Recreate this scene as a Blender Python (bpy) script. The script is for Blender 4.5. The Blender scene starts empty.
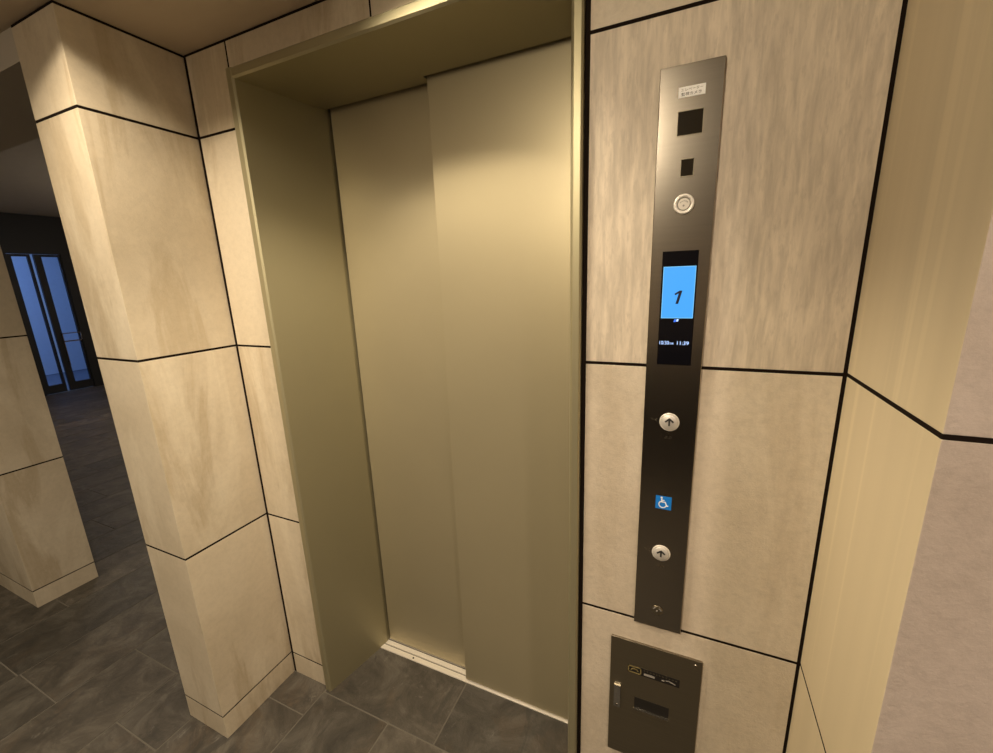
import bpy, bmesh, math, random
from mathutils import Vector, Matrix
random.seed(7)
C = bpy.context.scene.collection
sc = bpy.context.scene
# ---------------------------------------------------------------- dimensions (metres)
ZS, Z2, Z3, Z4, ZC = .091, .693, 1.300, 1.906, 2.116     # skirting, tile joints, ceiling
D, W = .2714, .206                                       # left pier depth / width
FX, FR, ZF = .174, 1.124, 2.043                          # lift frame outer
FXI, FRI, ZFI = .202, 1.101, 2.0155                      # lift frame inner (front)
XR, D2 = 1.5800, .2987                                    # right return
XP, YP, YP2 = -1.464, -.2405, -.005                      # far pier
FAR = -7.35
LOBZ = 2.60

# ---------------------------------------------------------------- materials
def new_mat(name):
    m = bpy.data.materials.new(name); m.use_nodes = True
    nt = m.node_tree; nt.nodes.clear()
    out = nt.nodes.new('ShaderNodeOutputMaterial'); b = nt.nodes.new('ShaderNodeBsdfPrincipled')
    nt.links.new(b.outputs[0], out.inputs[0])
    return m, nt, b
def N(nt, t, **kw):
    n = nt.nodes.new(t)
    for k, v in kw.items(): setattr(n, k, v)
    return n
def plain(name, col, rough=.5, metal=0., spec=.5, emit=None, estr=0.):
    m, nt, b = new_mat(name)
    no = N(nt, 'ShaderNodeTexNoise'); no.inputs['Scale'].default_value = 60
    mx = N(nt, 'ShaderNodeMix', data_type='RGBA')
    mx.inputs['A'].default_value = (*[c*.95 for c in col], 1); mx.inputs['B'].default_value = (*[min(1, c*1.05) for c in col], 1)
    nt.links.new(no.outputs[0], mx.inputs['Factor']); nt.links.new(mx.outputs['Result'], b.inputs['Base Color'])
    b.inputs['Roughness'].default_value = rough; b.inputs['Metallic'].default_value = metal
    b.inputs['Specular IOR Level'].default_value = spec
    if emit:
        b.inputs['Emission Color'].default_value = (*emit, 1); b.inputs['Emission Strength'].default_value = estr
    return m
def ramp(nt, src, stops):
    r = N(nt, 'ShaderNodeValToRGB'); e = r.color_ramp.elements
    while len(e) < len(stops): e.new(.5)
    for el, (p, c) in zip(e, stops): el.position = p; el.color = (*c, 1) if len(c) == 3 else c
    nt.links.new(src, r.inputs[0]); return r.outputs[0]
def coord(nt, scale, rot=(0, 0, 0)):
    """object coordinates shifted by the per-tile random vector, so every tile has its own figure"""
    tc = N(nt, 'ShaderNodeTexCoord'); at = N(nt, 'ShaderNodeAttribute', attribute_name='tile')
    ml = N(nt, 'ShaderNodeVectorMath', operation='SCALE'); ml.inputs['Scale'].default_value = 11
    nt.links.new(at.outputs['Vector'], ml.inputs[0])
    ad = N(nt, 'ShaderNodeVectorMath', operation='ADD')
    nt.links.new(tc.outputs['Object'], ad.inputs[0]); nt.links.new(ml.outputs[0], ad.inputs[1])
    mp = N(nt, 'ShaderNodeMapping'); mp.inputs['Scale'].default_value = scale; mp.inputs['Rotation'].default_value = rot
    nt.links.new(ad.outputs[0], mp.inputs[0]); return mp.outputs[0]
def noise(nt, vec, scale, detail=6, rough=.55, dist=0.):
    n = N(nt, 'ShaderNodeTexNoise'); n.inputs['Scale'].default_value = scale; n.inputs['Detail'].default_value = detail
    n.inputs['Roughness'].default_value = rough; n.inputs['Distortion'].default_value = dist
    nt.links.new(vec, n.inputs['Vector']); return n.outputs[0]
def mixc(nt, fac, a, b, mode='MIX'):
    m = N(nt, 'ShaderNodeMix', data_type='RGBA', blend_type=mode)
    for s, v in (('Factor', fac), ('A', a), ('B', b)):
        if isinstance(v, bpy.types.NodeSocket): nt.links.new(v, m.inputs[s])
        elif s == 'Factor': m.inputs[s].default_value = v
        else: m.inputs[s].default_value = (*v, 1)
    return m.outputs['Result']
def bump(nt, b, h, strength, dist=.002):
    n = N(nt, 'ShaderNodeBump'); n.inputs['Strength'].default_value = strength; n.inputs['Distance'].default_value = dist
    nt.links.new(h, n.inputs['Height']); nt.links.new(n.outputs[0], b.inputs['Normal'])

BEIGE = (.600, .520, .395)
def tile_cloud(name, base=BEIGE, vein=.8, mott=.6, rough=.22):
    """smooth stone with soft clouds, slanting streaks and a few fine veins"""
    m, nt, b = new_mat(name)
    v1 = coord(nt, (1, 1, 1)); v2 = coord(nt, (7, 7, 1.1), (.30, .42, 0)); v3 = coord(nt, (5, 5, 1.3), (-.35, .55, .3))
    f = lambda *k: tuple(min(1, c*q) for c, q in zip(base, k))
    cl = ramp(nt, noise(nt, v1, 3.2, 5, .55, .4), [(.32, f(.90, .89, .87)), (.52, base), (.72, f(1.07, 1.08, 1.10))])
    dk = ramp(nt, noise(nt, v2, 1, 7, .62, .5), [(.53, (0, 0, 0)), (.60, (vein, vein, vein)), (.70, (vein*.4,)*3)])
    c1 = mixc(nt, dk, cl, f(.78, .74, .67))
    lt = ramp(nt, noise(nt, v3, 1, 8, .66, .7), [(.52, (0, 0, 0)), (.66, (.75, .75, .75))])
    c2 = mixc(nt, lt, c1, f(1.14, 1.17, 1.20))
    sp = ramp(nt, noise(nt, v1, 55, 10, .78), [(.30, (1-.16*mott,)*3), (.52, (1, 1, 1)), (.75, (1+.10*mott,)*3)])
    nt.links.new(mixc(nt, 1., c2, sp, 'MULTIPLY'), b.inputs['Base Color'])
    b.inputs['Roughness'].default_value = .48; b.inputs['Specular IOR Level'].default_value = .35
    bump(nt, b, noise(nt, v1, 120, 6, .7), rough, .0022)
    return m
def tile_grain(name, base=BEIGE, zs=1.0, amount=1.):
    m, nt, b = new_mat(name)
    v1 = coord(nt, (85, 85, 11*zs)); v2 = coord(nt, (190, 190, 45*zs)); v3 = coord(nt, (7, 7, .6))
    a = .155*amount
    c0 = ramp(nt, noise(nt, v1, 1, 6, .6, .3), [(.32, tuple(c*(1-a*1.3) for c in base)), (.52, base), (.68, tuple(min(1, c*(1+a)) for c in base))])
    s = ramp(nt, noise(nt, v2, 1, 4, .6), [(.52, (0, 0, 0)), (.72, (.6*amount,)*3)])
    c1 = mixc(nt, s, c0, tuple(c*f for c, f in zip(base, (.74, .74, .74))))
    w = ramp(nt, noise(nt, v3, 1, 4), [(.35, (.90, .90, .90)), (.65, (1.0, 1.0, 1.0))])
    c2 = mixc(nt, 1., c1, w, 'MULTIPLY')
    nt.links.new(c2, b.inputs['Base Color'])
    b.inputs['Roughness'].default_value = .55; b.inputs['Specular IOR Level'].default_value = .3
    bump(nt, b, noise(nt, v2, 1, 4), .25, .001)
    return m
def tile_band(name, base):
    """satin tile with soft vertical bands and a few pale stripes"""
    m, nt, b = new_mat(name)
    v1 = coord(nt, (16, 16, .35)); v2 = coord(nt, (38, 38, .5))
    c0 = ramp(nt, noise(nt, v1, 1, 4, .5), [(.3, tuple(c*.94 for c in base)), (.5, base), (.7, tuple(min(1, c*1.04) for c in base))])
    s = ramp(nt, noise(nt, v2, 1, 3, .5), [(.58, (0, 0, 0)), (.70, (.5, .5, .5))])
    nt.links.new(mixc(nt, s, c0, tuple(min(1, c*1.20) for c in base)), b.inputs['Base Color'])
    b.inputs['Roughness'].default_value = .5; b.inputs['Specular IOR Level'].default_value = .3
    return m
def slate(name):
    m, nt, b = new_mat(name)
    v1 = coord(nt, (1, 1, 1)); v2 = coord(nt, (1.8, 1.2, 1), (0, 0, .6)); v3 = coord(nt, (3.2, 1.7, 1), (0, 0, .5))
    base = ramp(nt, noise(nt, v1, 7, 12, .72, .9), [(.34, (.040, .036, .030)), (.50, (.072, .064, .053)), (.64, (.118, .107, .090))])
    rust = ramp(nt, noise(nt, v2, 2.6, 7, .65, .6), [(.54, (0, 0, 0)), (.68, (.45, .45, .45))])
    c1 = mixc(nt, rust, base, (.108, .076, .048))
    dk = ramp(nt, noise(nt, v3, 2.4, 10, .7, 1.1), [(.54, (0, 0, 0)), (.62, (.7, .7, .7))])
    c1 = mixc(nt, dk, c1, (.040, .037, .033))
    st = ramp(nt, noise(nt, v3, 6.5, 12, .78, .9), [(.60, (0, 0, 0)), (.68, (.55, .55, .55))])
    c2 = mixc(nt, st, c1, (.215, .200, .178))
    at = N(nt, 'ShaderNodeAttribute', attribute_name='tile'); sp = N(nt, 'ShaderNodeSeparateXYZ')
    nt.links.new(at.outputs['Vector'], sp.inputs[0])
    tone = ramp(nt, sp.outputs[0], [(0, (.72, .73, .74)), (1, (1.16, 1.13, 1.10))])
    nt.links.new(mixc(nt, 1., c2, tone, 'MULTIPLY'), b.inputs['Base Color'])
    b.inputs['Roughness'].default_value = .5; b.inputs['Specular IOR Level'].default_value = .4
    bump(nt, b, noise(nt, v1, 14, 8, .7), .8, .005)
    return m
def brushed(name, col, rough, metal, sx, sz, amt=.06, bumpy=.02):
    m, nt, b = new_mat(name)
    tc = N(nt, 'ShaderNodeTexCoord'); mp = N(nt, 'ShaderNodeMapping'); mp.inputs['Scale'].default_value = (sx, sx, sz)
    nt.links.new(tc.outputs['Object'], mp.inputs[0])
    n = noise(nt, mp.outputs[0], 1, 3)
    nt.links.new(ramp(nt, n, [(.3, tuple(c*(1-amt) for c in col)), (.7, tuple(min(1, c*(1+amt)) for c in col))]), b.inputs['Base Color'])
    b.inputs['Roughness'].default_value = rough; b.inputs['Metallic'].default_value = metal
    bump(nt, b, n, bumpy, .0005)
    return m

M = {}
M['cloud'] = tile_cloud('beige_stone_tile')
M['cloud_right'] = tile_cloud('beige_stone_tile_mottled', (.600, .518, .405), .30, .9, .5)
M['grain'] = tile_grain('beige_stone_tile_vertical_grain', (.615, .530, .420))
M['band'] = tile_band('cream_banded_tile', (.605, .515, .350))
M['pink_tint'] = tile_cloud('stone_tile_lamp_tint', (.530, .452, .388), .10, .9, .6)  # pink cast of the light in front, put into the stone colour
M['joint'] = plain('dark_joint', (.012, .008, .006), .95, spec=.05)
M['slate'] = slate('slate_floor_tile')
M['grout'] = plain('floor_grout', (.125, .112, .092), .9)
M['ceiling'] = plain('ceiling_paint', (.52, .44, .34), .8)
M['lobby_paint'] = plain('lobby_paint', (.46, .42, .36), .8)
M['gold'] = brushed('champagne_painted_metal', (.420, .367, .240), .40, .5, 3, 3, .02, .01)
M['gold_frame'] = brushed('champagne_frame_metal', (.36, .325, .205), .43, .55, 3, 3, .02, .01)
M['sill'] = brushed('aluminium_sill', (.82, .77, .68), .4, .3, 2, 200, .05)
M['steel'] = brushed('brushed_stainless', (.315, .285, .240), .25, 1., 2, 700, .05, .04)
M['steel_dark'] = brushed('dark_stainless', (.215, .185, .130), .34, .9, 2, 500, .05, .03)
M['grey_metal'] = brushed('grey_satin_metal', (.20, .19, .17), .4, .7, 2, 300, .05)
M['black'] = plain('black_plastic', (.012, .010, .008), .35)
M['brown_glass'] = plain('smoked_window', (.022, .018, .012), .12)
M['black_glass'] = plain('black_display_glass', (.004, .004, .006), .16, spec=.25)
M['white'] = plain('white_label', (.95, .94, .92), .5)
M['ink'] = plain('black_ink', (.02, .02, .02), .6)
M['grey_ink'] = plain('grey_ink', (.30, .28, .25), .6)
M['button'] = brushed('satin_button_metal', (.66, .63, .58), .38, .35, 40, 40, .03)
M['button_ring'] = brushed('polished_ring', (.80, .76, .69), .38, .3, 40, 40, .03)
M['white_metal'] = plain('pale_enamel', (.72, .68, .61), .5)
M['blue'] = plain('blue_sticker', (.008, .20, .68), .45)
M['white_ink'] = plain('white_ink', (.85, .88, .92), .5)
M['screen'] = plain('lit_blue_screen', (.02, .05, .10), .3, emit=(.055, .40, 1.0), estr=1.0)
M['screen_edge'] = plain('lit_pale_screen', (.05, .08, .10), .3, emit=(.20, .62, 1.0), estr=1.0)
M['navy'] = plain('navy_numeral', (.004, .005, .03), .4)
M['lit_text'] = plain('lit_display_text', (.1, .1, .2), .4, emit=(.42, .62, 1.0), estr=1.6)
M['lit_blue'] = plain('lit_blue_mark', (.02, .04, .2), .4, emit=(.04, .18, .85), estr=1.0)
M['brass'] = plain('dull_brass', (.34, .27, .11), .45, .5)
M['chrome'] = plain('bright_chrome', (.85, .83, .80), .12, 1.)
M['dark_metal'] = plain('dark_door_metal', (.006, .007, .011), .6, .0)
M['outside_wall'] = plain('pale_outside_wall', (.62, .66, .72), .8)
M['outside_ground'] = plain('outside_paving', (.16, .17, .20), .8)
M['curtain'] = plain('warm_edge', (.5, .42, .36), .8)
def glass():
    m, nt, b = new_mat('door_glass')
    b.inputs['Base Color'].default_value = (.86, .90, 1, 1); b.inputs['Roughness'].default_value = .02
    b.inputs['IOR'].default_value = 1.05; b.inputs['Transmission Weight'].default_value = 1
    return m
M['glass'] = glass()

# ---------------------------------------------------------------- mesh helpers
class MB:
    def __init__(s):
        s.bm = bmesh.new(); s.tl = s.bm.loops.layers.float_color.new('tile')
    def _col(s, faces, per_face):
        c = [random.random() for _ in range(3)]
        for f in faces:
            if per_face: c = [random.random() for _ in range(3)]
            for l in f.loops: l[s.tl] = (*c, 1)
    def box(s, x0, x1, y0, y1, z0, z1, mat=0, per_face=True, facemat=None):
        v = [s.bm.verts.new(p) for p in ((x0,y0,z0),(x1,y0,z0),(x1,y1,z0),(x0,y1,z0),(x0,y0,z1),(x1,y0,z1),(x1,y1,z1),(x0,y1,z1))]
        fs = [s.bm.faces.new([v[i] for i in q]) for q in ((0,3,2,1),(4,5,6,7),(0,1,5,4),(1,2,6,5),(2,3,7,6),(3,0,4,7))]
        for f in fs: f.material_index = mat
        if facemat:
            for i, k in facemat.items(): fs[i].material_index = k
        s._col(fs, per_face); return fs
    def prism(s, pts, axis, a, b, mat=0):
        """closed polygon swept along an axis; pts are the two other coordinates in xyz order"""
        def P(p, t):
            return {'x': (t, p[0], p[1]), 'y': (p[0], t, p[1]), 'z': (p[0], p[1], t)}[axis]
        A = [s.bm.verts.new(P(p, a)) for p in pts]; B = [s.bm.verts.new(P(p, b)) for p in pts]
        n = len(pts); fs = [s.bm.faces.new(A), s.bm.faces.new(B[::-1])]
        for i in range(n): fs.append(s.bm.faces.new([A[i], B[i], B[(i+1) % n], A[(i+1) % n]]))
        for f in fs: f.material_index = mat
        s._col(fs, False); return fs
    def lathe(s, cx, cz, prof, n=40, mat=0):
        """disc turned about the y axis; prof = [(radius, y)...] from rim to centre"""
        rings = []
        for r, y in prof:
            if r <= 1e-6: rings.append([s.bm.verts.new((cx, y, cz))])
            else: rings.append([s.bm.verts.new((cx + r*math.cos(2*math.pi*i/n), y, cz + r*math.sin(2*math.pi*i/n))) for i in range(n)])
        fs = []
        for a, b in zip(rings, rings[1:]):
            for i in range(n):
                j = (i+1) % n
                if len(a) == 1 and len(b) == 1: continue
                if len(b) == 1: fs.append(s.bm.faces.new([a[i], a[j], b[0]]))
                elif len(a) == 1: fs.append(s.bm.faces.new([a[0], b[j], b[i]]))
                else: fs.append(s.bm.faces.new([a[i], a[j], b[j], b[i]]))
        for f in fs: f.material_index = mat; f.smooth = True
        s._col(fs, False)
    def stroke(s, pts, w, y0, y1, mat=0):
        """flat poly-line of given width in the xz plane, from depth y0 to y1, with round joins"""
        for i, (a, b) in enumerate(zip(pts, pts[1:])):
            d = Vector((b[0]-a[0], b[1]-a[1])); d.normalize(); n = Vector((-d.y, d.x))*w/2; k = 4e-5*(i % 2)
            s.prism([(a[0]+n.x, a[1]+n.y), (b[0]+n.x, b[1]+n.y), (b[0]-n.x, b[1]-n.y), (a[0]-n.x, a[1]-n.y)], 'y', y0-k, y1, mat)
        for p in pts[1:-1]:
            s.disc(p[0], p[1], w/2, y0-8e-5, y1, 10, mat)
    def disc(s, cx, cz, r, y0, y1, n=20, mat=0):
        s.prism([(cx+r*math.cos(2*math.pi*i/n), cz+r*math.sin(2*math.pi*i/n)) for i in range(n)], 'y', y0, y1, mat)
    def build(s, name, mats, parent=None, bevel=0., seg=2):
        bmesh.ops.recalc_face_normals(s.bm, faces=s.bm.faces)
        me = bpy.data.meshes.new(name); s.bm.to_mesh(me); s.bm.free()
        for m in (mats if isinstance(mats, (list, tuple)) else [mats]): me.materials.append(M[m] if isinstance(m, str) else m)
        o = bpy.data.objects.new(name, me); C.objects.link(o)
        if parent: 
            o.parent = parent; o.matrix_parent_inverse = Matrix.Translation(-parent.location)
        if bevel:
            b = o.modifiers.new('edge', 'BEVEL'); b.width = bevel; b.segments = seg; b.limit_method = 'ANGLE'; b.angle_limit = math.radians(50)
        return o
def struct(o): o['kind'] = 'structure'; return o
def tag(o, label, cat, group=None):
    o['label'] = label; o['category'] = cat
    if group: o['group'] = group
    return o
def empty(name, loc, label, cat, group=None):
    o = bpy.data.objects.new(name, None); o.location = loc; o.empty_display_size = .05; C.objects.link(o)
    return tag(o, label, cat, group)
def text(name, s, x, z, size, y, mat, parent, width=None, shear=0., thick=.0003, bold=0.):
    """raised lettering standing upright on a y = const face, centred on (x, z)"""
    cu = bpy.data.curves.new(name, 'FONT'); cu.body = s; cu.size = 1; cu.shear = shear; cu.extrude = .02; cu.offset = bold
    cu.resolution_u = 6
    tmp = bpy.data.objects.new(name, cu); C.objects.link(tmp)
    dg = bpy.context.evaluated_depsgraph_get(); me = bpy.data.meshes.new_from_object(tmp.evaluated_get(dg))
    bpy.data.objects.remove(tmp); bpy.data.curves.remove(cu)
    xs = [v.co.x for v in me.vertices]; ys = [v.co.y for v in me.vertices]
    mx, my = (min(xs)+max(xs))/2, (min(ys)+max(ys))/2
    ky = size/(max(ys)-min(ys)); kx = width/(max(xs)-min(xs)) if width else ky
    for v in me.vertices:
        a, b_, c = v.co
        v.co = (x+(a-mx)*kx, y - (c+.02)/.04*thick, z+(b_-my)*ky)
    me.materials.clear(); me.materials.append(M[mat])
    o = bpy.data.objects.new(name, me); C.objects.link(o)
    if parent: o.parent = parent; o.matrix_parent_inverse = Matrix.Translation(-parent.location)
    return o

G = .0062     # joint width
h = G/2
# ---------------------------------------------------------------- the lift wall
b = MB()
T = .030; JD = .0005            # tile thickness, recess of the dark joint filler
zs = [ZS, Z2, Z3, Z4, ZC-.006+h]
for i in range(4):                                        # narrow strip left of the lift
    b.box(.009, FX-.001, 0, T, zs[i]+h, zs[i+1]-h, 0)
b.box(-.01, FX, JD, T+.02, 0, ZC, 1)                  # dark backing that shows in the joints
struct(b.build('wall_back_left', ['cloud', 'joint'], bevel=.0008))
b = MB()
for x0, x1 in ((FX+.002, .652), (.652, FR+.006)):         # over the lift
    b.box(x0+h*.75, x1-h*.75, 0, T, ZF+.003, ZC-.006, 0)
b.box(FX+.001, FR+.009, JD, T+.02, ZF+.001, ZC, 1)
struct(b.build('wall_back', ['cloud', 'joint'], bevel=.0008))
b = MB()
b.box(FR+.010, XR-.006, 0, T, ZS+h*.75, Z2-h, 1)
b.box(FR+.010, XR-.006, 0, T, Z2+h, Z3-h, 1)
b.box(FR+.010, XR-.006, 0, T, Z3+h, Z4-h, 0)
b.box(FR+.010, XR-.006, 0, T, Z4+h, ZC-.006, 1)
b.box(FR+.0005, XR+.01, JD, T+.02, 0, ZC, 2)
struct(b.build('wall_back_right', ['grain', 'cloud_right', 'joint'], bevel=.0008))
b = MB(); b.box(.009, FX-.001, 0, T, .0, ZS-h*.75, 0); struct(b.build('baseboard_back', ['cloud'], bevel=.0008))
b = MB(); b.box(FR+.010, XR-.006, 0, T, .0, ZS-h*.75, 0); struct(b.build('baseboard_back_right', ['cloud_right'], bevel=.0008))

# ---------------------------------------------------------------- left pier
def pier(name, x0, x1, y0, y1, levels, mat, base, top=True, fm=None, ins=.0004, extra=None):
    b = MB()
    for z0, z1 in zip(levels, levels[1:]):
        b.box(x0, x1, y0, y1, z0+(h if z0 > ZS+.001 else h*.75), z1-(h if z1 < ZC-.02 else 0), 0, facemat=fm)
    k = 2 if fm else 1
    b.box(x0+ins, x1-ins, y0+ins, y1-ins, .004, ZC, k)
    o = struct(b.build(name, mat + ['joint'], bevel=.0009))
    b = MB(); b.box(x0, x1, y0, y1, 0, ZS-h*.75, 0, facemat=fm); struct(b.build(base, mat, bevel=.0009))
    return o
pier('wall_left', -W, 0, -D, 0, [ZS, Z2, Z3, Z4, ZC-.006], ['cloud'], 'baseboard_left')
pier('wall_far_left', -2.25, XP, YP, YP2, [ZS, Z2, Z3, Z4, 2.04], ['cloud'], 'baseboard_far_left')
# right return: cream banded side face, front with a pinkish lamp tint in its colour
pier('wall_right', XR, 3.0, -D2, .012, [ZS, Z2, Z3, ZC-.006], ['band', 'pink_tint'], 'baseboard_right', fm={2: 1})
# lintel over the passage between the two piers
b = MB(); b.box(XP-.8, -W-.006, -.268, -.005, 2.043, ZC, 0); b.box(-W-.008, -W+.004, -.262, -.012, 2.03, ZC, 1)
struct(b.build('trim_1', ['lobby_paint', 'joint']))
# ---------------------------------------------------------------- ceilings, other walls
CANS = [(.20, -.60, .21, .103), (.75, -.185, .13, .062)]                         # recessed downlights
b = MB(); b.box(FAR, 3.0, -2.3, .03, ZC, ZC+.03, 0); ce = b.build('ceiling', ['ceiling'])
for cx, cy, cr, ch in CANS:                                # cut the round holes for the cans
    b = MB(); n = 64
    b.prism([(cx+cr*math.cos(2*math.pi*i/n), cy+cr*math.sin(2*math.pi*i/n)) for i in range(n)], 'z', ZC-.1, ZC+.1)
    cut = b.build('cutter', ['ceiling'])
    md = ce.modifiers.new('cut', 'BOOLEAN'); md.object = cut; md.operation = 'DIFFERENCE'; md.solver = 'EXACT'
    me = bpy.data.meshes.new_from_object(ce.evaluated_get(bpy.context.evaluated_depsgraph_get()))
    ce.modifiers.clear(); ce.data = me; bpy.data.objects.remove(cut)
struct(ce)
for cx, cy, cr, ch in CANS:
    b = MB(); n = 48
    ring = lambda r, z: [b.bm.verts.new((cx+r*math.cos(2*math.pi*k/n), cy+r*math.sin(2*math.pi*k/n), z)) for k in range(n)]
    rs = [ring(cr+.0005, ZC+.001), ring(cr+.0005, ZC+ch+.03), ring(cr+.012, ZC+ch+.04), ring(cr+.012, ZC+.001)]
    for q, p in zip(rs, rs[1:]+rs[:1]):
        for k in range(n): b.bm.faces.new([q[k], q[(k+1) % n], p[(k+1) % n], p[k]])
    b.bm.faces.new(rs[2][:])
    struct(b.build('ceiling_downlight', ['ceiling']))
b = MB(); b.box(FAR-.2, -W, .03, 4.0, LOBZ, LOBZ+.05, 0); struct(b.build('ceiling_lobby', ['lobby_paint']))
b = MB(); b.box(FAR, -W, .03, .06, ZC-.001, LOBZ, 0); struct(b.build('trim_2', ['lobby_paint']))
b = MB(); b.box(-W-.0, -W+.05, .0, 4.0, 0, LOBZ, 0); struct(b.build('wall_lobby_right', ['lobby_paint']))
b = MB(); b.box(FAR-.2, -W, 4.0, 4.05, 0, LOBZ, 0); struct(b.build('wall_lobby_back', ['lobby_paint']))
b = MB(); b.box(FAR-.2, 3.0, -2.35, -2.3, 0, ZC+.05, 0); struct(b.build('wall_front', ['ceiling']))
b = MB(); b.box(FAR, 3.0, -2.3, -2.27, 0, 1.0, 0); struct(b.build('dark_reflection_band', ['joint']))  # unseen dark band, added so the steel panel reflects darker low down
b = MB(); b.box(3.0, 3.05, -2.35, .05, 0, ZC+.05, 0); struct(b.build('wall_far_right', ['lobby_paint']))

# ---------------------------------------------------------------- floor: slate tiles in columns running towards the lift wall
b = MB()
g = .005
cols = [-7.33, -7.03]
x = -7.03
while x < -1.05: x += .3; cols.append(x)
cols = [c for c in cols if c < -1.1] + [-1.03, -.73, -.43, -.19, .175, .473, .773, 1.073, 1.373, 1.673, 1.973, 2.273, 2.573, 2.873, 3.0]
offs = {-1.03: .16, -.73: -.19, -.43: -.39, -.19: -.115, .175: -.021, .473: -.36, .773: -.021, 1.073: -.3}
for c0, c1 in zip(cols, cols[1:]):
    lim = 4.0 if c1 < -.2 else (-.021 if c0 > .1 else 0.0)
    o0 = offs.get(round(c0, 3), random.uniform(-.3, .3))
    y = o0 - .6*6
    while y < lim:
        y1 = min(y+.6, lim)
        if y1 > -2.3 and y1-y > .02: b.box(c0+g/2, c1-g/2, max(y, -2.3)+g/2, y1-g/2, -.012, 0, 0)
        y += .6
for c0, c1 in ((.178, .655), (.655, 1.12)):               # the lift threshold
    b.box(c0+g/2, c1-g/2, -.021+g/2, .213, -.012, 0, 0)
b.box(FAR-.2, 3.0, -2.3, 4.0, -.03, -.0015, 1)
struct(b.build('floor', ['slate', 'grout'], bevel=.0006))

# ---------------------------------------------------------------- lift frame
JB = .285                                                  # depth of the jamb
fr = empty('elevator', (.65, .1, 0), 'closed champagne metal elevator entrance with deep frame and two overlapping sliding doors', 'elevator')
xb, xbr, zb = .257, 1.046, 2.0095
b = MB()                                                   # profiles are swept: left post (plan), right post (plan), head (section)
b.prism([(FX, .02), (FX, -.008), (FX+.004, -.012), (FXI-.006, -.012), (FXI-.001, -.0075), (xb, .248), (xb, JB), (xb-.03, JB), (FX+.004, .02)], 'z', 0, ZF-.0005)
b.build('jamb', ['gold_frame'], fr)
b = MB()
b.prism([(FR, .02), (FR, -.008), (FR-.004, -.012), (FRI+.006, -.012), (FRI+.001, -.0075), (xbr, .206), (xbr, .214), (FR-.004, .214)], 'z', 0, ZF-.0005)
b.build('jamb', ['gold_frame'], fr)
b = MB()
b.prism([(.02, ZF), (-.008, ZF), (-.0118, ZF-.004), (-.0118, ZFI+.006), (-.0075, ZFI+.001), (.207, zb), (.207, zb+.03), (.02, ZF-.004)], 'x', FXI-.004, FRI+.004)
b.build('head', ['gold_frame'], fr)
b = MB(); b.box(xb-.02, .6445, .2072, .2480, zb+.0015, zb+.03); b.build('head_lining', ['gold_frame'], fr)
b = MB(); b.box(FX, FR+.01, .31, .33, 0, 2.08); struct(b.build('wall_shaft', ['joint']))
# ---------------------------------------------------------------- door leaves
dl = MB(); dl.box(xb+.007, .72, .2595, .287, .009, 2.045)
dl.build('sliding_door', ['gold'], fr, bevel=.0015)['label'] = 'left sliding door, set further back'
dr = MB(); dr.box(.649, 1.075, .2195, .2475, .009, 2.045)
dr.build('sliding_door', ['gold'], fr, bevel=.0018)['label'] = 'right sliding door, overlapping in front'
# sill with two running grooves
b = MB()
prof = [(.2135, -.01), (.2135, .0035), (.2300, .0035), (.2300, -.006), (.2365, -.006), (.2365, .0035), (.2600, .0035), (.2600, -.006), (.2690, -.006), (.2690, .0035), (.2980, .0035), (.2980, -.01)]
# swept as solid strips so each face stays convex
for y0, y1, z1 in ((.2135, .2330, .0035), (.2330, .2385, -.004), (.2385, .2570, .0035), (.2570, .2640, -.004), (.2640, .298, .0035)):
    b.box(.246, 1.075, y0, y1, -.012, z1)
sl = b.build('sill', ['sill'], fr, bevel=.0006); sl['label'] = 'pale grooved metal sill'
for xx in (.407,):
    b = MB(); n = 12; r = .0035
    b.prism([(xx+r*math.cos(2*math.pi*i/n), .2225+r*math.sin(2*math.pi*i/n)) for i in range(n)], 'z', .0033, .0040)
    b.build('screw', ['joint'], sl)

# ---------------------------------------------------------------- call panel
YF = -.008
PX0, PX1, PZ0, PZ1 = 1.2562, 1.3562, .690, 1.820
PC = 1.3055
cp = empty('elevator_call_panel', ((PX0+PX1)/2, 0, PZ0), 'tall narrow brushed steel elevator call panel with lit screen, on the tiled wall', 'call panel')
b = MB(); b.box(PX0, PX1, YF, .003, PZ0, PZ1); b.build('faceplate', ['steel'], cp, bevel=.0012)
# sticker
b = MB(); b.box(1.2875, 1.329, YF-.0004, YF+.001, 1.7695, 1.7855); st = b.build('sticker', ['white'], cp); st['label'] = 'small white sticker with two rows of dark characters'
text('sticker_text', 'エレベーター', 1.3083, 1.7811, .0046, YF-.00045, 'grey_ink', st, .034)
text('sticker_text', '監視カメラ', 1.3075, 1.7743, .0050, YF-.00045, 'ink', st, .031)
# two smoked windows
def window(name, x0, x1, z0, z1, label):
    b = MB()
    t = .0012
    for bx in ((x0-t, x1+t, z1, z1+t), (x0-t, x1+t, z0-t, z0), (x0-t, x0, z0, z1), (x1, x1+t, z0, z1)):
        b.box(bx[0], bx[1], YF-.0010, YF+.001, bx[2], bx[3])
    o = b.build(name, ['steel_dark'], cp); o['label'] = label
    b = MB(); b.box(x0, x1, YF-.0003, YF+.001, z0, z1); b.build('pane', ['brown_glass'], o)
window('camera_window', 1.2890, 1.3280, 1.7108, 1.7480, 'larger square dark window')
window('sensor_window', 1.2985, 1.3180, 1.6450, 1.6720, 'smaller dark window')
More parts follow.
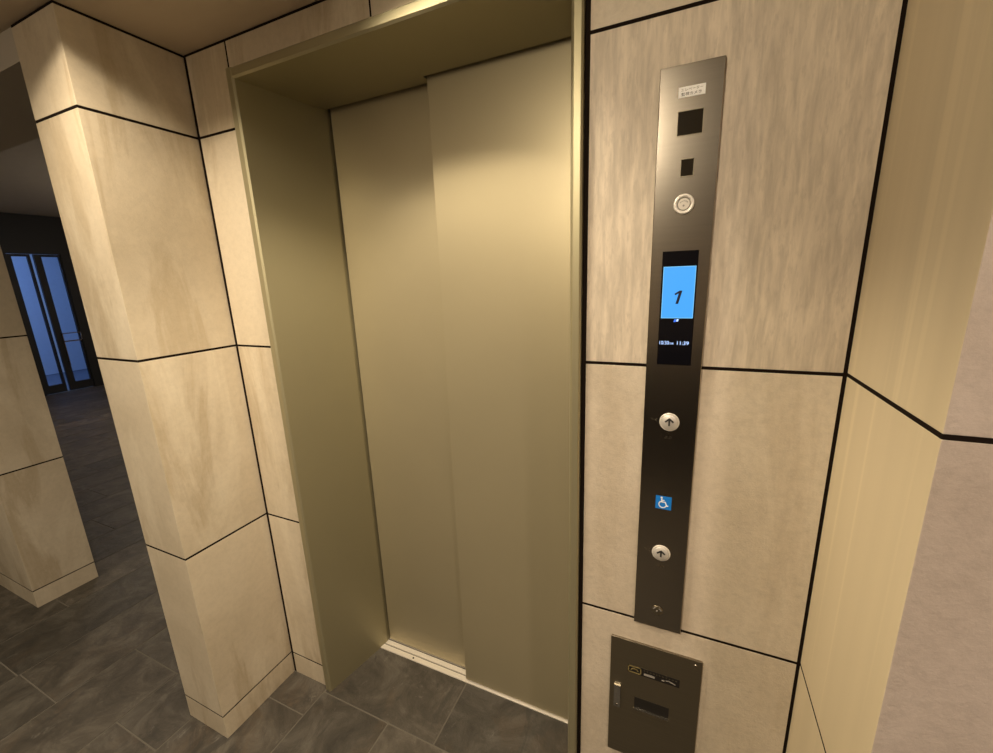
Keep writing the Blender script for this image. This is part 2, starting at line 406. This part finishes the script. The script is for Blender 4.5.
# key button
kb_z = 1.5985; kx = 1.3068
b = MB(); b.lathe(kx, kb_z, [(.0172, YF+.001), (.0172, YF-.0025), (.0162, YF-.0034), (.0118, YF-.0034), (.0112, YF-.0020), (.0112, YF+.0005)])
kb = b.build('key_switch', ['button_ring'], cp); kb['label'] = 'round pale key switch ring'
b = MB(); b.lathe(kx, kb_z, [(.0112, YF-.0002), (.0, YF-.0002)]); b.build('groove', ['grey_ink'], kb)
b = MB(); b.lathe(kx, kb_z, [(.0096, YF), (.0096, YF-.0030)]); b.disc(kx, kb_z, .0096, YF-.0031, YF-.0029, 40); b.build('cylinder_core', ['white_metal'], kb)
b = MB(); b.disc(kx-.0003, kb_z-.0028, .0017, YF-.0036, YF-.0030); 
b.build('keyhole', ['grey_ink'], kb)
b = MB()
for i in range(5):
    a = math.radians(150-30*i); b.box(kx+.0062*math.cos(a)-.0009, kx+.0062*math.cos(a)+.0009, YF-.0035, YF-.0030, kb_z+.0006+.0045*math.sin(a)-.0008, kb_z+.0006+.0045*math.sin(a)+.0008)
b.build('engraving', ['grey_ink'], kb)
# display
SX0, SX1, SZ0, SZ1 = 1.2760, 1.3370, 1.3050, 1.5185
b = MB(); b.box(SX0, SX1, YF-.0006, YF+.001, SZ0, SZ1); ds = b.build('display', ['black_glass'], cp); ds['label'] = 'tall black display glass with a lit blue field'
BX0, BX1, BZ0, BZ1 = 1.2790, 1.3345, 1.3955, 1.4910
b = MB(); b.box(BX0, BX1, YF-.0008, YF, BZ0, BZ1, 0)
t = .0011
for bx in ((BX0, BX1, BZ1-t, BZ1), (BX0, BX1, BZ0, BZ0+t), (BX0, BX0+t, BZ0, BZ1), (BX1-t, BX1, BZ0, BZ1)):
    b.box(bx[0], bx[1], YF-.0009, YF, bx[2], bx[3], 1)
b.build('lit_field', ['screen', 'screen_edge'], ds)
b = MB(); b.prism([(1.3030, 1.4225), (1.3078, 1.4225), (1.3138, 1.4470), (1.3090, 1.4470)], 'y', YF-.0012, YF-.0007)
b.prism([(1.3090, 1.4470), (1.3110, 1.4470), (1.3090, 1.4425), (1.3015, 1.4385), (1.3005, 1.4415)], 'y', YF-.00125, YF-.0007)
b.build('floor_numeral', ['navy'], ds)
b = MB(); b.prism([(1.3015, 1.3885), (1.3055, 1.3885), (1.3068, 1.3935), (1.3028, 1.3935)], 'y', YF-.0009, YF, 0); b.prism([(1.3062, 1.3895), (1.3095, 1.3895), (1.3105, 1.3940), (1.3072, 1.3940)], 'y', YF-.0009, YF, 1)
b.build('display_mark', ['lit_blue', 'lit_text'], ds)
text('date_text', '10/30', 1.2874, 1.3482, .0070, YF-.0007, 'lit_text', ds, .0170, bold=0.)
text('date_text', 'tue', 1.3005, 1.3474, .0040, YF-.0007, 'lit_text', ds, .0072, bold=0.)
text('date_text', '11:39', 1.3205, 1.3482, .0070, YF-.0007, 'lit_text', ds, .0205, bold=0.)
# call buttons
def call_button(x, z, label):
    b = MB(); b.lathe(x, z, [(.0188, YF+.001), (.0188, YF-.0012), (.0180, YF-.0020), (.0166, YF-.0020), (.0160, YF-.0012), (.0160, YF+.0005)])
    o = b.build('call_button', ['button_ring'], cp); o['label'] = label
    b = MB(); b.lathe(x, z, [(.0158, YF), (.0158, YF-.0040), (.0150, YF-.0048), (0, YF-.0050)]); b.build('button_cap', ['button'], o)
    b = MB(); y0, y1 = YF-.0055, YF-.0046
    b.stroke([(x, z-.0068), (x, z+.0066)], .0034, y0, y1); b.stroke([(x-.0078, z+.0012), (x, z+.0078), (x+.0078, z+.0012)], .0034, y0-.00012, y1)
    b.build('up_arrow', ['ink'], o)
    return o
call_button(PC, 1.1872, 'round silver up button below the screen')
call_button(PC, .8855, 'round silver up button below the blue wheelchair sign')
def braille(x, z, dots, name):
    b = MB()
    for i, j in dots: b.lathe(x+i*.0024, z-j*.0024, [(.0008, YF), (.0006, YF-.0004), (0, YF-.0006)], 10)
    b.build(name, ['steel_dark'], cp)
for zc_ in (1.1872, .8855):
    braille(PC-.0335, zc_+.0045, [(0, 0), (1, 1), (3, 1), (4, 0), (4, 2)], 'braille')
    text('button_caption', 'よぶ', PC-.0002, zc_-.033, .0060, YF-.0001, 'steel_dark', cp, .0150)
# wheelchair sign
b = MB(); b.box(1.2885, 1.3195, YF-.0005, YF+.001, .9918, 1.0216); ws = b.build('wheelchair_sign', ['blue'], cp); ws['label'] = 'small blue square sign with white wheelchair symbol'
b = MB(); wx, wz = 1.3040, 1.0067; y0, y1 = YF-.0009, YF-.0004
b.disc(wx-.0040, wz+.0114, .0022, y0, y1)
b.stroke([(wx-.0038, wz+.0088), (wx-.0034, wz+.0018), (wx+.0036, wz+.0018), (wx+.0068, wz-.0068), (wx+.0098, wz-.0056)], .0025, y0, y1)
b.stroke([(wx-.0036, wz+.0058), (wx+.0018, wz+.0058)], .0020, y0-.00012, y1)
b.stroke([(wx-.0016+.0072*math.cos(math.radians(a)), wz-.0040+.0072*math.sin(math.radians(a))) for a in range(118, 350, 14)], .0024, y0-.0002, y1)
b.build('wheelchair_symbol', ['white_ink'], ws)
# lock at the foot of the panel
lx, lz = 1.3045, .7370
b = MB(); b.lathe(lx, lz, [(.0120, YF+.001), (.0120, YF-.0014), (.0112, YF-.0020), (0, YF-.0020)]); lk = b.build('panel_lock', ['steel_dark'], cp); lk['label'] = 'dark round key lock'
b = MB(); b.disc(lx, lz, .0019, YF-.0026, YF-.0019)
b.stroke([(lx+.0085*math.cos(math.radians(a)), lz+.0085*math.sin(math.radians(a))) for a in range(10, 70, 12)], .0022, YF-.0026, YF-.0019)
b.stroke([(lx+.0085*math.cos(math.radians(a)), lz+.0085*math.sin(math.radians(a))) for a in range(110, 165, 12)], .0022, YF-.0026, YF-.0019)
b.build('lock_marking', ['grey_ink'], lk)

# ---------------------------------------------------------------- service box low on the wall
YB = -.007
QX0, QX1, QZ0, QZ1 = 1.2060, 1.4060, .2780, .6300
bx = empty('service_panel', ((QX0+QX1)/2, 0, QZ0), 'small dark steel service panel low on the wall under the call panel', 'service panel')
b = MB(); b.box(QX0+.001, QX1-.001, YB+.0025, .003, QZ0+.001, QZ1-.001); b.build('box_rim', ['steel'], bx, bevel=.0006)
b = MB(); b.box(QX0, QX1, YB, YB+.002, QZ0, QZ1); b.build('box_door', ['steel_dark'], bx, bevel=.0008)
b = MB(); b.box(1.2475, 1.3625, YB-.0008, YB, .5415, .5635); npl = b.build('name_plate', ['black'], bx); npl['label'] = 'narrow dark plate with a brass outlined mark and small lettering'
b = MB(); x0, x1, z0, z1 = 1.2480, 1.2785, .5425, .5625; t = .0026
for q in ((x0, x1, z1-t, z1), (x0, x1, z0, z0+t), (x0, x0+t, z0, z1), (x1-t, x1, z0, z1)): b.box(q[0], q[1], YB-.0013, YB-.0006, q[2], q[3])
b.stroke([(x0+.007, .5495), (x0+.010, .5545), (x0+.0155, .5550), (x0+.0205, .5540), (x0+.0235, .5495)], .0024, YB-.0013, YB-.0006)
b.build('plate_mark', ['brass'], npl)
b = MB()
xx = 1.284
random.seed(21)
while xx < 1.358:                                          # small worn characters, two rows
    w_ = random.uniform(.003, .0055)
    b.stroke([(xx, .5582), (xx+w_, .5582)], .0011, YB-.0011, YB-.0006); b.stroke([(xx+w_*.5, .5600), (xx+w_*.5, .5560)], .0010, YB-.0011, YB-.0006)
    xx += w_+.0025
b.build('plate_lettering', ['steel_dark'], npl)
b = MB(); b.box(1.2845, 1.3090, YB-.0011, YB-.0006, .5455, .5510); b.box(1.3240, 1.3300, YB-.0011, YB-.0006, .5465, .5500); b.stroke([(1.333, .5500), (1.340, .5510), (1.348, .5490), (1.354, .5465)], .0022, YB-.0011, YB-.0006)
b.build('plate_lettering', ['grey_ink'], npl)
# slot
b = MB(); b.box(1.2660, 1.3440, YB-.0006, YB, .4390, .4725); so = b.build('slot', ['black'], bx); so['label'] = 'dark horizontal slot'
b = MB(); b.box(1.2650, 1.3450, YB-.0030, YB, .4360, .4390); b.build('slot_lip', ['steel'], so)
# latch
b = MB(); b.box(1.2175, 1.2330, YB-.0040, YB, .4255, .4925); la = b.build('latch', ['grey_metal'], bx, bevel=.001); la['label'] = 'narrow vertical latch with a bright top edge'
b = MB(); b.box(1.2180, 1.2325, YB-.0046, YB-.0005, .4905, .4930); b.build('latch_tip', ['chrome'], la)
b = MB(); b.lathe(1.2245, .4330, [(.0030, YB-.0035), (.0026, YB-.0048), (0, YB-.0050)], 16); b.build('latch_pin', ['steel'], la)
b = MB(); b.lathe(1.3920, .6175, [(.0036, YB+.0005), (.0032, YB-.0012), (0, YB-.0014)], 20); b.build('screw', ['steel'], bx)

# ---------------------------------------------------------------- glazed entrance at the far end of the lobby
def y_span(name, x0, x1, y0, y1, z0, z1, mat):
    b = MB(); b.box(x0, x1, y0, y1, z0, z1); return struct(b.build(name, [mat]))
EY0, EY1 = 1.79, 2.62
y_span('wall_far', FAR-.12, FAR, -2.3, EY0, 0, LOBZ, 'lobby_paint')
y_span('wall_far_side', FAR-.12, FAR, EY1, 4.0, 0, LOBZ, 'lobby_paint')
b = MB(); b.box(FAR-.10, FAR+.02, EY0, EY1, 2.06, LOBZ); struct(b.build('trim_3', ['dark_metal']))       # dark panel over the doors
b = MB()
b.box(FAR-.06, FAR+.02, EY0, EY0+.06, 0, 2.06); b.box(FAR-.06, FAR+.02, EY1-.20, EY1, 0, 2.06)
struct(b.build('trim_4', ['dark_metal']))
def leaf(name, y0, y1, s0, s1):
    b = MB()
    b.box(FAR-.04, FAR, y0, y0+s0, .012, 2.052); b.box(FAR-.04, FAR, y1-s1, y1, .012, 2.052)
    b.box(FAR-.04, FAR, y0+s0, y1-s1, .012, .135); b.box(FAR-.04, FAR, y0+s0, y1-s1, 2.02, 2.052)
    o = struct(b.build(name, ['dark_metal']))
    b = MB(); b.box(FAR-.026, FAR-.016, y0+s0, y1-s1, .135, 2.02); b.build('glass_pane', ['glass'], o)
    return o
d1 = leaf('door_1', EY0+.06, 2.092, .05, .030)
d2 = leaf('door_2', 2.128, 2.418, .080, .020)
b = MB()                                                   # rectangular bar handle
for q in ((2.190, 2.410, .885, .897), (2.190, 2.410, .762, .780), (2.186, 2.196, .40, .890), (2.402, 2.410, .762, .890)):
    b.box(FAR+.03, FAR+.045, q[0], q[1], q[2], q[3])
for yy in (2.191,): b.box(FAR, FAR+.03, yy-.005, yy+.005, .884, .896); b.box(FAR, FAR+.03, yy-.005, yy+.005, .45, .462)
b.build('door_handle', ['steel'], d2)
# porch outside the doors
y_span('wall_porch', FAR-2.3, FAR-2.25, .2, 4.4, .0, 2.9, 'outside_wall')
y_span('floor_porch', FAR-2.3, FAR-.12, .2, 4.4, -.05, -.004, 'outside_ground')
y_span('ceiling_porch', FAR-2.3, FAR-.12, .2, 4.4, 2.9, 2.95, 'outside_wall')
# ---------------------------------------------------------------- light
def spot(name, loc, aim, size, blend, watts, col, radius=.04):
    l = bpy.data.lights.new(name, 'SPOT'); l.energy = watts; l.color = col; l.spot_size = math.radians(size); l.spot_blend = blend; l.shadow_soft_size = radius
    o = bpy.data.objects.new(name, l); o.location = loc; C.objects.link(o)
    o.rotation_euler = Vector(aim).to_track_quat('-Z', 'Y').to_euler(); return o
def area(name, loc, aim, sx, sy, watts, col):
    l = bpy.data.lights.new(name, 'AREA'); l.shape = 'RECTANGLE'; l.size = sx; l.size_y = sy; l.energy = watts; l.color = col
    o = bpy.data.objects.new(name, l); o.location = loc; C.objects.link(o)
    o.rotation_euler = Vector(aim).to_track_quat('-Z', 'Y').to_euler(); return o
WARM = (1.0, .835, .61); SOFT = (1.0, .84, .66)
spot('downlight_or_fill', (.20, -.60, ZC+.103), (0, 0, -1), 144, .85, 56, WARM, .02)
spot('downlight_or_fill', (.75, -.185, ZC+.062), (0, 0, -1), 104, .5, 46, WARM, .03)
spot('downlight_or_fill', (.925, -1.28, 2.10), (.20, .6, -.8), 126, .55, 60, WARM, .06)
spot('downlight_or_fill', (.70, -1.9, 2.10), (-.5, .3, -1), 165, .9, 88, WARM, .06)  # added fill behind the camera, brightens the hall and left pier
spot('downlight_or_fill', (-1.3, -1.2, 2.10), (.0, .0, -1), 165, .9, 60, WARM, .06)  # added fill for the far pier and the floor at the left
spot('downlight_or_fill', (2.1, -1.2, 2.10), (-.0, .1, -1), 165, .9, 62, (1.0, .80, .66), .06)
area('lobby_fill', (-4.5, 2.0, 2.58), (0, 0, -1), .8, .8, 30, SOFT)  # unseen lamp, added to lift the lobby floor and ceiling
area('lobby_fill_up', (-3.6, 3.2, 1.9), (0, 0, 1), 1.0, .4, 42, SOFT)  # hidden fill pointing up, added to brighten the lobby ceiling
area('daylight', (FAR-1.0, 1.2, 2.85), (-.35, .25, -1), 1.4, 2.0, 110, (.28, .48, 1.0))
w = bpy.data.worlds.new('dusk'); sc.world = w; w.use_nodes = True
w.node_tree.nodes['Background'].inputs[0].default_value = (.02, .04, .10, 1); w.node_tree.nodes['Background'].inputs[1].default_value = .3

# ---------------------------------------------------------------- camera
cam = bpy.data.cameras.new('camera'); co = bpy.data.objects.new('camera', cam); C.objects.link(co); sc.camera = co
cam.sensor_fit = 'HORIZONTAL'; cam.sensor_width = 36; cam.lens = 416.5855*36/993; cam.clip_start = .02
R = Vector((0.91257113, 0.40734697, -0.03581018)); U = Vector((-0.06221489, 0.22486336, 0.97240207)); F = Vector((-0.40415743, 0.88515813, -0.23054686))
m = Matrix((R, U, -F)).transposed().to_4x4(); m.translation = Vector((1.321277, -.872659, 1.482586)); co.matrix_world = m
vs = sc.view_settings; vs.view_transform = 'Standard'; vs.look = 'None'; vs.gamma = 1; vs.use_curve_mapping = False; vs.exposure = -.06
